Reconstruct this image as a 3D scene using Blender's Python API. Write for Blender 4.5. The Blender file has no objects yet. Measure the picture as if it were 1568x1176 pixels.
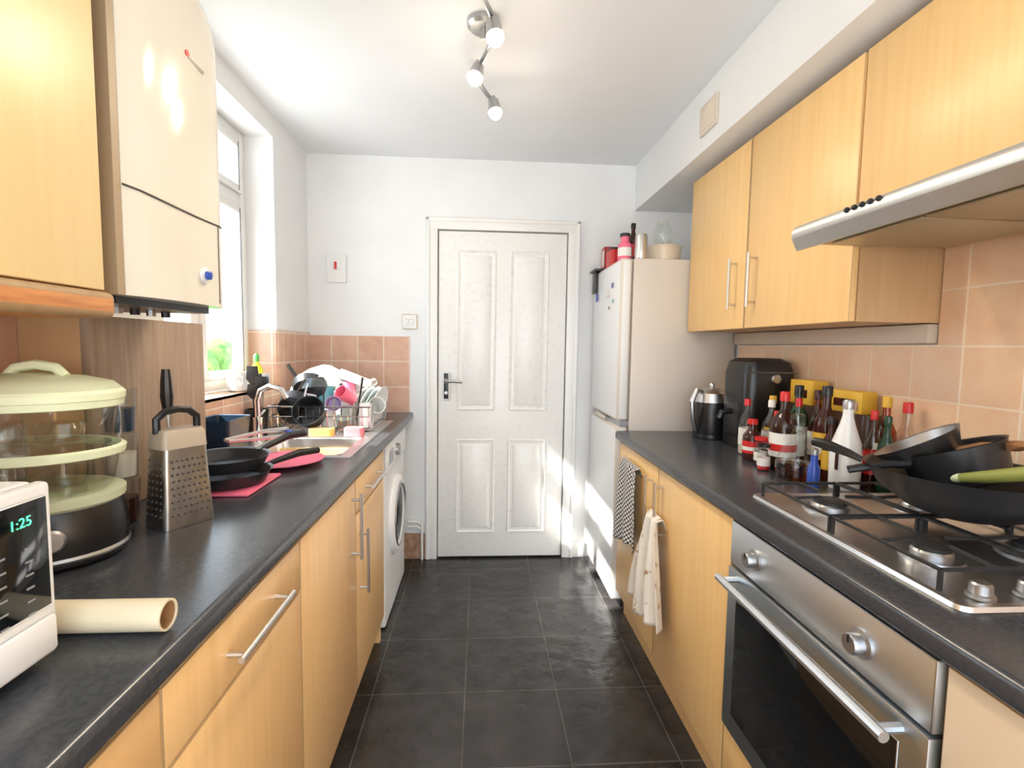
import bpy, bmesh, math, random
import numpy as np
from mathutils import Matrix, Vector
random.seed(4)
D2=math.radians
sc=bpy.context.scene
# ---------------------------------------------------------------- materials
def newmat(name):
    m=bpy.data.materials.new(name);m.use_nodes=True
    return m,m.node_tree,m.node_tree.nodes['Principled BSDF']
def P(name,col,rough=.5,metal=0,**k):
    m,nt,b=newmat(name)
    b.inputs['Base Color'].default_value=(*col,1);b.inputs['Roughness'].default_value=rough;b.inputs['Metallic'].default_value=metal
    for kk,v in k.items():
        b.inputs[kk.replace('_',' ')].default_value=v
    n=nt.nodes.new('ShaderNodeTexNoise');n.inputs['Scale'].default_value=35
    mr=nt.nodes.new('ShaderNodeMapRange');mr.inputs[3].default_value=max(0,rough-.03);mr.inputs[4].default_value=min(1,rough+.03)
    g=nt.nodes.new('ShaderNodeNewGeometry')
    nt.links.new(g.outputs['Position'],n.inputs['Vector']);nt.links.new(n.outputs['Fac'],mr.inputs[0]);nt.links.new(mr.outputs[0],b.inputs['Roughness'])
    return m
def swz(nt,a,b,off=(0,0)):
    g=nt.nodes.new('ShaderNodeNewGeometry');s=nt.nodes.new('ShaderNodeSeparateXYZ');c=nt.nodes.new('ShaderNodeCombineXYZ')
    nt.links.new(g.outputs['Position'],s.inputs[0])
    for i,(ax,o) in enumerate(((a,off[0]),(b,off[1]))):
        ad=nt.nodes.new('ShaderNodeMath');ad.operation='SUBTRACT';ad.inputs[1].default_value=o
        nt.links.new(s.outputs[ax],ad.inputs[0]);nt.links.new(ad.outputs[0],c.inputs[i])
    return c.outputs[0]
def tilemat(name,a,b,off,size,c1,c2,mortar,ms,rough,bump=.3,nz=0,nscale=8,nstr=.1,nb=0):
    m,nt,bs=newmat(name);v=swz(nt,a,b,off)
    br=nt.nodes.new('ShaderNodeTexBrick');br.offset=0;br.squash=1
    nt.links.new(v,br.inputs['Vector'])
    for k,val in (('Color1',(*c1,1)),('Color2',(*c2,1)),('Mortar',(*mortar,1)),('Scale',1),('Mortar Size',ms),('Mortar Smooth',.2),('Brick Width',size),('Row Height',size),('Bias',0)):
        br.inputs[k].default_value=val
    g=nt.nodes.new('ShaderNodeNewGeometry');n=nt.nodes.new('ShaderNodeTexNoise');n.inputs['Scale'].default_value=nscale;n.inputs['Detail'].default_value=6
    nt.links.new(g.outputs['Position'],n.inputs['Vector'])
    mx=nt.nodes.new('ShaderNodeMixRGB');mx.blend_type='OVERLAY';mx.inputs[0].default_value=nstr
    nt.links.new(br.outputs['Color'],mx.inputs[1]);nt.links.new(n.outputs['Fac'],mx.inputs[2]);nt.links.new(mx.outputs[0],bs.inputs['Base Color'])
    inv=nt.nodes.new('ShaderNodeMath');inv.operation='SUBTRACT';inv.inputs[0].default_value=1;nt.links.new(br.outputs['Fac'],inv.inputs[1])
    ad=nt.nodes.new('ShaderNodeMath');ad.operation='MULTIPLY_ADD';ad.inputs[1].default_value=nb;nt.links.new(n.outputs['Fac'],ad.inputs[0]);nt.links.new(inv.outputs[0],ad.inputs[2])
    bp=nt.nodes.new('ShaderNodeBump');bp.inputs['Strength'].default_value=bump;bp.inputs['Distance'].default_value=.004
    nt.links.new(ad.outputs[0],bp.inputs['Height']);nt.links.new(bp.outputs[0],bs.inputs['Normal'])
    bs.inputs['Roughness'].default_value=rough
    return m
def noisemat(name,c1,c2,scale,rough,stretch=(1,1,1),bump=.0,detail=5,lo=.3,hi=.7,metal=0):
    m,nt,b=newmat(name)
    g=nt.nodes.new('ShaderNodeNewGeometry');mp=nt.nodes.new('ShaderNodeMapping');mp.inputs['Scale'].default_value=stretch
    n=nt.nodes.new('ShaderNodeTexNoise');n.inputs['Scale'].default_value=scale;n.inputs['Detail'].default_value=detail
    r=nt.nodes.new('ShaderNodeValToRGB');r.color_ramp.elements[0].position=lo;r.color_ramp.elements[1].position=hi
    r.color_ramp.elements[0].color=(*c1,1);r.color_ramp.elements[1].color=(*c2,1)
    nt.links.new(g.outputs['Position'],mp.inputs[0]);nt.links.new(mp.outputs[0],n.inputs['Vector']);nt.links.new(n.outputs['Fac'],r.inputs[0]);nt.links.new(r.outputs[0],b.inputs['Base Color'])
    b.inputs['Roughness'].default_value=rough;b.inputs['Metallic'].default_value=metal
    if bump:
        bp=nt.nodes.new('ShaderNodeBump');bp.inputs['Strength'].default_value=bump;bp.inputs['Distance'].default_value=.003
        nt.links.new(n.outputs['Fac'],bp.inputs['Height']);nt.links.new(bp.outputs[0],b.inputs['Normal'])
    return m
def clear(name,tint,base=.05,rough=.03):
    m=bpy.data.materials.new(name);m.use_nodes=True;nt=m.node_tree;nt.nodes.clear()
    o=nt.nodes.new('ShaderNodeOutputMaterial');mx=nt.nodes.new('ShaderNodeMixShader');t=nt.nodes.new('ShaderNodeBsdfTransparent');g=nt.nodes.new('ShaderNodeBsdfGlossy')
    t.inputs[0].default_value=(*tint,1);g.inputs[0].default_value=(1,1,1,1);g.inputs['Roughness'].default_value=rough
    f=nt.nodes.new('ShaderNodeLayerWeight');f.inputs[0].default_value=.5
    p=nt.nodes.new('ShaderNodeMath');p.operation='POWER';p.inputs[1].default_value=4.5
    a=nt.nodes.new('ShaderNodeMath');a.operation='MULTIPLY_ADD';a.inputs[1].default_value=.75;a.inputs[2].default_value=base;a.use_clamp=True
    nt.links.new(f.outputs['Facing'],p.inputs[0]);nt.links.new(p.outputs[0],a.inputs[0])
    nt.links.new(a.outputs[0],mx.inputs[0]);nt.links.new(t.outputs[0],mx.inputs[1]);nt.links.new(g.outputs[0],mx.inputs[2]);nt.links.new(mx.outputs[0],o.inputs[0])
    return m
def frosted(name,col,alpha):
    m,nt,b=newmat(name);b.inputs['Base Color'].default_value=(*col,1);b.inputs['Roughness'].default_value=.3
    t=nt.nodes.new('ShaderNodeBsdfTransparent');mx=nt.nodes.new('ShaderNodeMixShader');mx.inputs[0].default_value=alpha
    t.inputs[0].default_value=(.97,.99,.93,1)
    o=nt.nodes['Material Output'];nt.links.new(t.outputs[0],mx.inputs[1]);nt.links.new(b.outputs[0],mx.inputs[2]);nt.links.new(mx.outputs[0],o.inputs[0]);return m
def emit(name,col,s):
    m,nt,b=newmat(name);b.inputs['Base Color'].default_value=(*col,1);b.inputs['Emission Color'].default_value=(*col,1);b.inputs['Emission Strength'].default_value=s
    return m
wall_m=noisemat('wall_paint',(.80,.81,.81),(.85,.86,.86),3,.6,bump=.05)
ceil_m=noisemat('ceiling_paint',(.79,.81,.83),(.83,.84,.86),2,.65,bump=.03)
trim_m=P('trim_gloss_white',(.85,.84,.81),.3)
door_m=P('door_gloss_white',(.87,.86,.83),.28)
TA,TB,TM=(.70,.44,.32),(.64,.385,.27),(.78,.63,.51)
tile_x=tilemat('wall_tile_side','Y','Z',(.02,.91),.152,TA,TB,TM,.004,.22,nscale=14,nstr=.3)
tile_y=tilemat('wall_tile_back','X','Z',(-1.028,.91),.152,TA,TB,TM,.004,.22,nscale=14,nstr=.3)
tile_z=tilemat('sill_tile','Y','X',(.02,.0),.152,TA,TB,TM,.004,.22,nscale=14,nstr=.3)
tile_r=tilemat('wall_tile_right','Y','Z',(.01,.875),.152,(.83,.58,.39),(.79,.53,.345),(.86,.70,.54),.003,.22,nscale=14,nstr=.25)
floor_m=tilemat('floor_slate_tile','X','Y',(-.0448,2.8449),.3478,(.022,.021,.022),(.034,.032,.032),(.085,.08,.075),.003,.24,bump=.9,nscale=9,nstr=.8,nb=2.5)
beech=noisemat('beech_laminate',(.78,.48,.20),(.85,.55,.25),9,.36,(6,6,.35),lo=.25,hi=.75)
beechL=noisemat('beech_laminate_light',(.82,.52,.21),(.88,.59,.26),9,.36,(6,6,.35),lo=.25,hi=.75)
beechY=noisemat('beech_laminate_pale',(.82,.62,.29),(.87,.67,.34),9,.36,(6,6,.35),lo=.25,hi=.75)
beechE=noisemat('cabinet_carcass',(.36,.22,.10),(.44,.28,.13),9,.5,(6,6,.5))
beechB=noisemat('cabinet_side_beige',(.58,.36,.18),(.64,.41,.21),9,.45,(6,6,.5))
pelm=noisemat('pelmet_oak',(.52,.19,.05),(.72,.32,.10),14,.35,(3,1,8))
board_m=noisemat('grey_oak_board',(.30,.21,.15),(.42,.31,.22),10,.5,(8,8,.5))
work=noisemat('worktop_laminate',(.040,.044,.052),(.054,.058,.067),130,.24,bump=.03,lo=.35,hi=.65)
steel=P('brushed_steel',(.70,.70,.70),.32,1)
ovst=P('oven_steel',(.68,.72,.76),.42,1)
ovfr=P('oven_frame_steel',(.40,.44,.47),.38,1)
hoodst=P('hood_steel',(.56,.545,.52),.33,1)
steelD=P('dull_steel',(.46,.46,.47),.38,1)
chrome=P('chrome',(.8,.8,.8),.12,1)
blk=P('black_plastic',(.012,.012,.013),.3)
blkm=P('black_nonstick',(.02,.02,.022),.34)
iron=P('cast_iron',(.018,.018,.019),.55)
ovglass=P('oven_glass',(.006,.007,.008),.06)
white=P('white_plastic',(.82,.82,.81),.3)
fridge_w=P('fridge_white',(.82,.83,.84),.32)
fridge_s=P('fridge_side_beige_lit',(.66,.60,.53),.4)  # beige light on the white fridge's side, painted into the base colour
boil_w=P('boiler_white',(.76,.72,.62),.12)
boil_s=P('boiler_side_shaded',(.40,.30,.19),.5)  # brown is the shade on the boiler's near side, put into the colour
seam=P('seam_dark',(.07,.06,.055),.6)
green=P('pale_green_plastic',(.80,.86,.58),.35)
lidg=frosted('translucent_green_lid',(.82,.87,.60),.72)
clr=clear('clear_plastic',(.97,.98,.95))
clr2=clear('clear_glass',(.94,.96,.95))
smoke=clear('smoky_plastic',(.82,.86,.88))
pane=clear('window_glass',(.97,.985,1),.02)
amber=clear('amber_liquid',(.75,.33,.06))
cola=P('dark_liquid',(.03,.008,.004),.08)
soy=P('soy_brown',(.05,.012,.008),.1)
red=P('red_plastic',(.60,.02,.02),.3)
pink=P('pink_plastic',(.85,.16,.26),.4)
yel=P('yellow_card',(.72,.43,.04),.5)
yels=P('yellow_sponge',(.85,.50,.12),.9)
pinks=P('pink_sponge',(.85,.22,.24),.9)
blue=P('blue_plastic',(.03,.08,.42),.3)
navy=P('navy_plastic',(.012,.03,.06),.3)
teal=P('teal_plastic',(.15,.45,.50),.4)
cream=P('cream_ceramic',(.75,.64,.5),.3)
wht=P('white_ceramic',(.84,.84,.82),.2)
wlab=P('paper_label_white',(.8,.78,.72),.6)
grn=P('green_glass',(.015,.06,.03),.1)
dgrn=P('leek_green',(.30,.33,.08),.5)
wood=P('wood_spoon',(.42,.2,.08),.6)
tubem=P('cream_pvc',(.78,.68,.48),.45)
tubin=P('tube_inside_brown',(.35,.18,.07),.6)
plast=noisemat('bare_plaster_patch',(.22,.10,.05),(.5,.33,.22),25,.9)
leaf=noisemat('leaves',(.05,.18,.03),(.25,.42,.09),20,.8)
render_m=noisemat('rendered_wall',(.7,.68,.62),(.8,.78,.72),3,.9)
bulb_m=emit('bulb_glow',(1,.88,.68),25)
led=emit('display_green',(.1,.9,.45),1.0)
def checkm():
    m,nt,b=newmat('check_cloth');v=swz(nt,'Y','Z');c=nt.nodes.new('ShaderNodeTexChecker');c.inputs['Scale'].default_value=100
    c.inputs['Color1'].default_value=(.75,.72,.68,1);c.inputs['Color2'].default_value=(.03,.03,.05,1);nt.links.new(v,c.inputs[0]);nt.links.new(c.outputs[0],b.inputs['Base Color']);b.inputs['Roughness'].default_value=.9;return m
check=checkm()
floral=noisemat('floral_cloth',(.80,.75,.66),(.45,.27,.16),30,.9,lo=.60,hi=.66)
# ---------------------------------------------------------------- builder
class B:
    def __init__(s,name): s.n=name;s.bm=bmesh.new();s.mats=[]
    def mi(s,m):
        if m not in s.mats:s.mats.append(m)
        return s.mats.index(m)
    def box(s,x0,x1,y0,y1,z0,z1,m,bev=0,M=None,seg=2):
        if x0>x1:x0,x1=x1,x0
        if y0>y1:y0,y1=y1,y0
        if z0>z1:z0,z1=z1,z0
        vs=[s.bm.verts.new((x,y,z)) for x in(x0,x1) for y in(y0,y1) for z in(z0,z1)]
        if M:
            for v in vs:v.co=M@v.co
        fs=[s.bm.faces.new([vs[i] for i in q]) for q in((0,1,3,2),(4,6,7,5),(0,4,5,1),(2,3,7,6),(0,2,6,4),(1,5,7,3))]
        k=s.mi(m)
        for f in fs:f.material_index=k
        if bev:
            es=list({e for f in fs for e in f.edges})
            bmesh.ops.bevel(s.bm,geom=es,offset=bev,segments=seg,profile=.5,affect='EDGES')
        return s
    def loops(s,rings,m,c0=True,c1=True,closed=True):
        k=s.mi(m);R=[[s.bm.verts.new(p) for p in r] for r in rings];n=len(R[0])
        for a,b in zip(R,R[1:]):
            for i in range(n if closed else n-1):
                j=(i+1)%n
                try:
                    f=s.bm.faces.new((a[i],a[j],b[j],b[i]));f.material_index=k
                except ValueError:pass
        if c0: s.bm.faces.new(R[0][::-1]).material_index=k
        if c1: s.bm.faces.new(R[-1]).material_index=k
        return s
    def lathe(s,prof,m,c=(0,0,0),seg=28,sx=1,sy=1,M=None,c0=True,c1=True):
        rings=[]
        for r,z in prof:
            r=max(r,1e-4);ring=[]
            for i in range(seg):
                a=2*math.pi*i/seg;p=Vector((r*sx*math.cos(a),r*sy*math.sin(a),z))
                if M:p=M@p
                ring.append(p+Vector(c))
            rings.append(ring)
        return s.loops(rings,m,c0,c1)
    def rr(s,levels,m,c0=True,c1=True,M=None,n=5):
        rings=[]
        for cx,cy,z,hx,hy,r in levels:
            ring=[];r=min(r,hx*.999,hy*.999)
            for q,(sx,sy) in enumerate(((1,1),(-1,1),(-1,-1),(1,-1))):
                for i in range(n+1):
                    a=math.pi/2*(q+i/n)
                    p=Vector((cx+sx*(hx-r)+r*math.cos(a),cy+sy*(hy-r)+r*math.sin(a),z))
                    if M:p=M@p
                    ring.append(p)
            rings.append(ring)
        return s.loops(rings,m,c0,c1)
    def tube(s,pts,r,m,seg=8,cap=True):
        pts=[Vector(p) for p in pts];n=len(pts);rs=r if isinstance(r,(list,tuple)) else [r]*n
        rings=[];up=None
        for i,p in enumerate(pts):
            t=(pts[min(i+1,n-1)]-pts[max(i-1,0)]).normalized()
            if up is None:
                up=Vector((0,0,1)) if abs(t.z)<.9 else Vector((1,0,0))
            a=(up-t*up.dot(t)).normalized();b=t.cross(a);up=a
            rings.append([p+(a*math.cos(2*math.pi*j/seg)+b*math.sin(2*math.pi*j/seg))*rs[i] for j in range(seg)])
        return s.loops(rings,m,cap,cap)
    def prism(s,poly,axis,a,b,m):
        def mk(u,v,w):
            return {'x':(w,u,v),'y':(u,w,v),'z':(u,v,w)}[axis]
        return s.loops([[Vector(mk(u,v,a)) for u,v in poly],[Vector(mk(u,v,b)) for u,v in poly]],m)
    def sphere(s,c,r,m,sc=(1,1,1),seg=16):
        pr=[(r*math.sin(math.pi*i/10),-r*math.cos(math.pi*i/10)*sc[2]) for i in range(11)]
        return s.lathe(pr,m,c,seg,sc[0],sc[1])
    def end(s,parent=None,angle=35,solid=0):
        bmesh.ops.recalc_face_normals(s.bm,faces=s.bm.faces)
        co=[v.co for v in s.bm.verts]
        lo=Vector([min(c[i] for c in co) for i in range(3)]);hi=Vector([max(c[i] for c in co) for i in range(3)])
        o=Vector(((lo.x+hi.x)/2,(lo.y+hi.y)/2,lo.z))
        for v in s.bm.verts:v.co-=o
        me=bpy.data.meshes.new(s.n);s.bm.to_mesh(me);s.bm.free()
        for m in s.mats:me.materials.append(m)
        me.shade_smooth();me.set_sharp_from_angle(angle=D2(angle))
        ob=bpy.data.objects.new(s.n,me);ob.location=o;sc.collection.objects.link(ob)
        if solid:
            md=ob.modifiers.new('t','SOLIDIFY');md.thickness=solid
        if parent:ob.parent=parent
        return ob
def T(x,y,z,rz=0,rx=0,ry=0):
    return Matrix.Translation((x,y,z))@Matrix.Rotation(D2(rz),4,'Z')@Matrix.Rotation(D2(ry),4,'Y')@Matrix.Rotation(D2(rx),4,'X')
def child(ob,par):
    loc=ob.location.copy();ob.parent=par;ob.location=loc-par.location
WL,WR,BK,CZ=-1.006,1.27,3.007,2.40
Y0=-1.0
WO=.194
WY=1.66
# ---------------------------------------------------------------- shell
B('floor').box(WL-WO,WR+.2,Y0,BK+.2,-.1,0,floor_m).end()
B('ceiling').box(WL-WO,WR+.2,Y0,BK+.2,CZ,CZ+.1,ceil_m).end()
b=B('wall_left')
b.box(WL-WO,WL,Y0,WY,0,CZ,wall_m).box(WL-WO,WL,2.54,BK,0,CZ,wall_m).box(WL-WO,WL,WY,2.54,0,1.09,wall_m).box(WL-WO,WL,WY,2.54,2.30,CZ,wall_m)
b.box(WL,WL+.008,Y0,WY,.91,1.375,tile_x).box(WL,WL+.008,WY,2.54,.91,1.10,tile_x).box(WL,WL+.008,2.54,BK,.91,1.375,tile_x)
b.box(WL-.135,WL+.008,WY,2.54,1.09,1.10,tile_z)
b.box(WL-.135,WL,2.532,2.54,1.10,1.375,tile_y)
b.end()
b=B('wall_back')
b.box(WL-WO,-.29,BK,BK+.2,0,CZ,wall_m).box(.555,WR+.2,BK,BK+.2,0,CZ,wall_m).box(-.29,.555,BK,BK+.2,2.03,CZ,wall_m)
b.box(WL,-.42,BK-.008,BK,.91,1.362,tile_y)
b.box(-.52,-.325,BK-.006,BK,.0,.16,plast)
b.end()
b=B('wall_right').box(WR,WR+.2,Y0,BK,0,CZ,wall_m)
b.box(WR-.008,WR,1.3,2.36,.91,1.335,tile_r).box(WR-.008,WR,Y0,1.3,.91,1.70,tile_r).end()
b=B('ceiling_bulkhead').box(.918,WR,Y0,BK,2.135,CZ,wall_m,.004).end()
B('baseboard_back').box(.59,.66,BK-.014,BK,0,.10,trim_m,.003).end()
# window
b=B('window_1');fx0,fx1=-1.20,-1.14
upv=white;wa=WY+.06;wm=2.08
for (y0,y1,z0,z1) in((WY,wa,1.10,2.30),(2.49,2.54,1.10,2.30),(wa,2.49,1.10,1.15),(wa,2.49,2.25,2.30),(wa,2.49,1.95,2.01),(wm-.03,wm+.03,1.15,1.95)):
    b.box(fx0,fx1,y0,y1,z0,z1,upv,.006)
for (y0,y1,z0,z1) in((wa,wa+.04,2.01,2.25),(2.45,2.49,2.01,2.25),(wa+.04,2.45,2.01,2.045),(wa+.04,2.45,2.215,2.25)):
    b.box(fx1-.03,fx1+.012,y0,y1,z0,z1,upv,.005)
for (y0,y1,z0,z1) in((wm+.03,wm+.065,1.15,1.95),(2.455,2.49,1.15,1.95),(wm+.065,2.455,1.15,1.185),(wm+.065,2.455,1.915,1.95)):
    b.box(fx1-.03,fx1+.010,y0,y1,z0,z1,upv,.005)
b.box(fx1+.01,fx1+.03,2.0,2.13,2.02,2.04,upv,.003)
b.box(fx1+.009,fx1+.0115,2.457,2.460,1.16,1.94,blk).box(fx1+.011,fx1+.0135,2.452,2.455,2.02,2.24,blk)
b.loops([[Vector((-1.172,wa,1.15)),Vector((-1.172,2.49,1.15))],[Vector((-1.172,wa,2.25)),Vector((-1.172,2.49,2.25))]],pane,False,False,closed=False);b.end()
# outside
b=B('garden_hedge')
for i in range(110):
    b.sphere((-2.9+random.uniform(-.3,.3),random.uniform(3.5,8),random.uniform(0,1.15)),random.uniform(.15,.3),leaf,seg=8)
b.end()
B('ground_outside').box(-9,-1.21,-4,12,-.2,-.1,render_m).end()
# door
b=B('door_1');dx0,dx1,dy=-.249,.513,3.0
b.box(dx0,dx1,dy,dy+.04,.012,1.985,door_m,.002)
def panel(x0,x1,z0,z1):
    y=dy;r=.0075
    b.tube([(x0,y,z0),(x1,y,z0)],r,door_m);b.tube([(x0,y,z1),(x1,y,z1)],r,door_m);b.tube([(x0,y,z0),(x0,y,z1)],r,door_m);b.tube([(x1,y,z0),(x1,y,z1)],r,door_m)
    i=.022
    o=.018
    ring0=[Vector((x0+i,y,z0+i)),Vector((x1-i,y,z0+i)),Vector((x1-i,y,z1-i)),Vector((x0+i,y,z1-i))]
    ring1=[Vector((x0+i+o,y-.011,z0+i+o)),Vector((x1-i-o,y-.011,z0+i+o)),Vector((x1-i-o,y-.011,z1-i-o)),Vector((x0+i+o,y-.011,z1-i-o))]
    b.loops([ring0,ring1],door_m,False,True)
for x0,x1 in((-.135,.085),(.18,.40)):
    panel(x0,x1,.93,1.87);panel(x0,x1,.17,.74)
b.box(-.224,-.180,2.988,3.0,.985,1.155,blk,.008)
b.lathe([(.016,0),(.016,.012),(.011,.018)],steelD,M=T(-.202,2.988,1.10,0,90,0),seg=20)
b.tube([(-.202,2.985,1.10),(-.202,2.95,1.10),(-.19,2.940,1.10),(-.15,2.940,1.102),(-.105,2.944,1.096)],[.010,.009,.009,.009,.007],steelD)
b.lathe([(.010,0),(.010,.008)],steelD,M=T(-.202,2.988,1.03,0,90,0),seg=16)
b.end()
b=B('trim_door_frame')
b.box(-.315,-.255,2.985,3.02,0,2.045,trim_m,.006).box(.519,.580,2.985,3.02,0,2.045,trim_m,.006).box(-.315,.580,2.984,3.02,1.992,2.05,trim_m,.006)
b.box(-.325,-.300,2.978,3.01,0,2.06,trim_m,.008).box(.566,.59,2.978,3.01,0,2.06,trim_m,.008).box(-.325,.59,2.978,3.01,2.036,2.06,trim_m,.008)
b.box(-.29,-.255,3.02,3.2,0,2.03,trim_m).box(.52,.555,3.02,3.2,0,2.03,trim_m).box(-.29,.555,3.02,3.2,1.992,2.03,trim_m).box(-.26,.53,3.06,3.2,0,2.0,trim_m)
b.end()
b=B('heating_pipe')
for dz in(0,.03):
    b.tube([(-.43,2.985,.21+dz),(-.37,2.985,.21+dz),(-.345,2.985,.19+dz),(-.345,2.985,.0)],.008,trim_m)
b.end()
b=B('fused_spur_switch').box(-.895,-.785,2.985,BK,1.67,1.83,white,.006).box(-.862,-.812,2.978,2.985,1.745,1.80,white,.004).box(-.85,-.83,2.972,2.98,1.74,1.79,red,.003).end()
b=B('wall_light_switch').box(-.465,-.375,2.995,BK,1.405,1.495,cream,.004).box(-.462,-.378,2.992,2.996,1.408,1.492,white,.003)
b.box(-.442,-.424,2.986,2.993,1.435,1.465,white,.002).box(-.414,-.396,2.986,2.993,1.435,1.465,white,.002).end()
b=B('wall_vent').box(.908,.918,1.955,2.105,2.195,2.315,P('vent_cream',(.68,.60,.5),.5),.003)
b.box(.9065,.9085,1.97,2.09,2.21,2.30,cream,.001).end()
# ---------------------------------------------------------------- worktops & base units
def nosed(b,xf,xb,y0,y1):
    s=1 if xf>xb else -1
    r=.012;pts=[(xb,.87),(xf-s*r,.87)]
    for i in range(7):
        a=-math.pi/2+math.pi/2*i/6*1.0
        pts.append((xf-s*r+s*r*math.cos(a),.87+r+r*math.sin(a)))
    for i in range(7):
        a=math.pi/2*i/6
        pts.append((xf-s*r+s*r*math.cos(a),.91-r+r*math.sin(a)))
    pts.append((xb,.91))
    b.prism(pts,'y',y0,y1,work)
b=B('worktop_left');nosed(b,-.40,WL+.008,-.6,1.80);nosed(b,-.40,WL+.008,2.16,BK-.008);nosed(b,-.40,-.50,1.8,2.16);b.box(WL+.008,-.86,1.8,2.16,.87,.91,work);wtl=b.end()
b=B('worktop_right');nosed(b,.662,WR-.008,-.6,2.36);b.end()
def hbar(b,p0,p1,off,r=.0055,m=steel):
    p0,p1,off=Vector(p0),Vector(p1),Vector(off)
    d=(p1-p0).normalized()
    b.tube([p0-d*.018+off,p1+d*.018+off],r,m,10)
    for p in(p0,p1):b.tube([p,p+off],r*.85,m,8)
b=B('base_cabinets_left');xf=-.41
b.box(WL+.01,xf-.02,-.6,1.68,.12,.868,beechE).box(WL+.01,xf-.02,2.13,2.155,.0,.868,beech);b.box(WL+.01,xf-.02,1.68,2.13,.12,.72,beechE).box(-.455,xf-.02,1.68,2.13,.72,.868,beechE)
b.box(xf-.07,xf-.055,-.6,2.155,0,.12,beech)
def frontL(y0,y1,z0,z1,m=beech): b.box(xf-.019,xf,y0+.0015,y1-.0015,z0,z1,m,.002)
frontL(.64,1.14,.745,.862);frontL(.64,1.14,.125,.741)
frontL(1.14,1.65,.125,.862)
frontL(1.65,2.13,.745,.862);frontL(1.65,2.13,.125,.741)
frontL(.04,.64,.745,.862);frontL(.04,.64,.125,.741);frontL(-.56,.04,.125,.862)
o=(.03,0,0)
hbar(b,(xf,.81,.80),(xf,1.0,.80),o);hbar(b,(xf,1.80,.80),(xf,2.0,.80),o);hbar(b,(xf,.24,.80),(xf,.44,.80),o)
hbar(b,(xf,1.605,.63),(xf,1.605,.81),o,m=steelD);hbar(b,(xf,1.70,.47),(xf,1.70,.66),o,m=steelD)
b.end()
b=B('washing_machine')
b.rr([(-.71,2.525,.012,.285,.295,.015),(-.71,2.525,.86,.285,.295,.015)],white)
b.box(-.427,-.417,2.235,2.815,.72,.855,white,.004)
My=T(-.425,2.525,.45,0,0,90)
b.lathe([(.20,0),(.20,.012),(.185,.022),(.165,.025),(.15,.018),(.145,.01)],fridge_w,M=My,c1=False,seg=40)
b.lathe([(.15,.012),(.12,.016),(.08,.0),(.04,-.01),(0.001,-.012)],ovglass,M=My,c0=False,seg=40)
b.lathe([(.158,.024),(.155,.03),(.15,.024)],steelD,M=My,c0=False,c1=False,seg=40)
b.lathe([(.03,0),(.03,.015),(.025,.02)],steelD,M=T(-.417,2.50,.79,0,0,90),seg=20)
b.box(-.418,-.414,2.28,2.40,.755,.825,steelD,.002)
for y in(2.26,2.79):
    for x in(-.96,-.46):b.lathe([(.018,0),(.018,.013)],blk,(x,y,0),12)
b.end()
b=B('base_cabinets_right');xr=.68
b.box(xr+.02,WR-.01,1.255,2.34,.12,.868,beechE).box(xr+.02,WR-.01,-.6,.645,.12,.868,beechE).box(xr+.02,WR-.01,.645,1.255,.12,.295,beechE)
b.box(xr+.045,xr+.06,-.6,2.34,0,.12,beech)
def frontR(y0,y1,z0,z1,m=beechL): b.box(xr,xr+.019,y0+.0015,y1-.0015,z0,z1,m,.002)
frontR(1.81,2.34,.125,.862);frontR(1.255,1.81,.125,.862);frontR(.645,1.255,.125,.29);frontR(.04,.645,.62,.862,P('drawer_cream',(.74,.60,.42),.4));frontR(.04,.645,.125,.615);frontR(-.56,.04,.125,.862)
hbar(b,(xr,1.87,.62),(xr,1.87,.80),(-.03,0,0));hbar(b,(xr,1.765,.62),(xr,1.765,.80),(-.03,0,0))
b.end()
b=B('built_in_oven')
b.box(xr+.02,1.22,.66,1.24,.30,.86,steelD)
b.box(xr-.008,xr+.02,.652,1.248,.748,.864,ovst,.003)
b.box(xr-.012,xr+.02,.652,1.248,.30,.742,ovfr,.004)
b.box(xr-.0145,xr-.011,.70,1.20,.355,.700,ovglass,.002)
hbar(b,(xr-.01,.70,.722),(xr-.01,1.20,.722),(-.045,0,0),.0095,ovst)
for y in(1.13,.79):
    b.lathe([(.026,0),(.026,.006),(.018,.008),(.018,.024),(.016,.027)],steelD,M=T(xr-.008,y,.805,0,0,-90),seg=24)
    b.box(xr-.037,xr-.034,y-.0015,y+.0015,.808,.822,blk)
b.end()
b=B('gas_hob')
b.rr([(.985,1.0,.9105,.235,.305,.02),(.985,1.0,.918,.232,.302,.018),(.985,1.0,.919,.222,.292,.012),(.985,1.0,.915,.216,.286,.012)],steel)
burn=[(.875,1.16,.042),(1.10,1.16,.030),(.875,.88,.034),(1.10,.88,.048)]
for x,y,r in burn:
    b.lathe([(r+.018,.915),(r+.015,.921),(r,.922),(r,.932),(r*.9,.936),(r*.85,.936)],steelD,(x,y,0),28)
    b.lathe([(r*.86,.936),(r*.86,.942),(r*.7,.945)],iron,(x,y,0),28)
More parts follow.
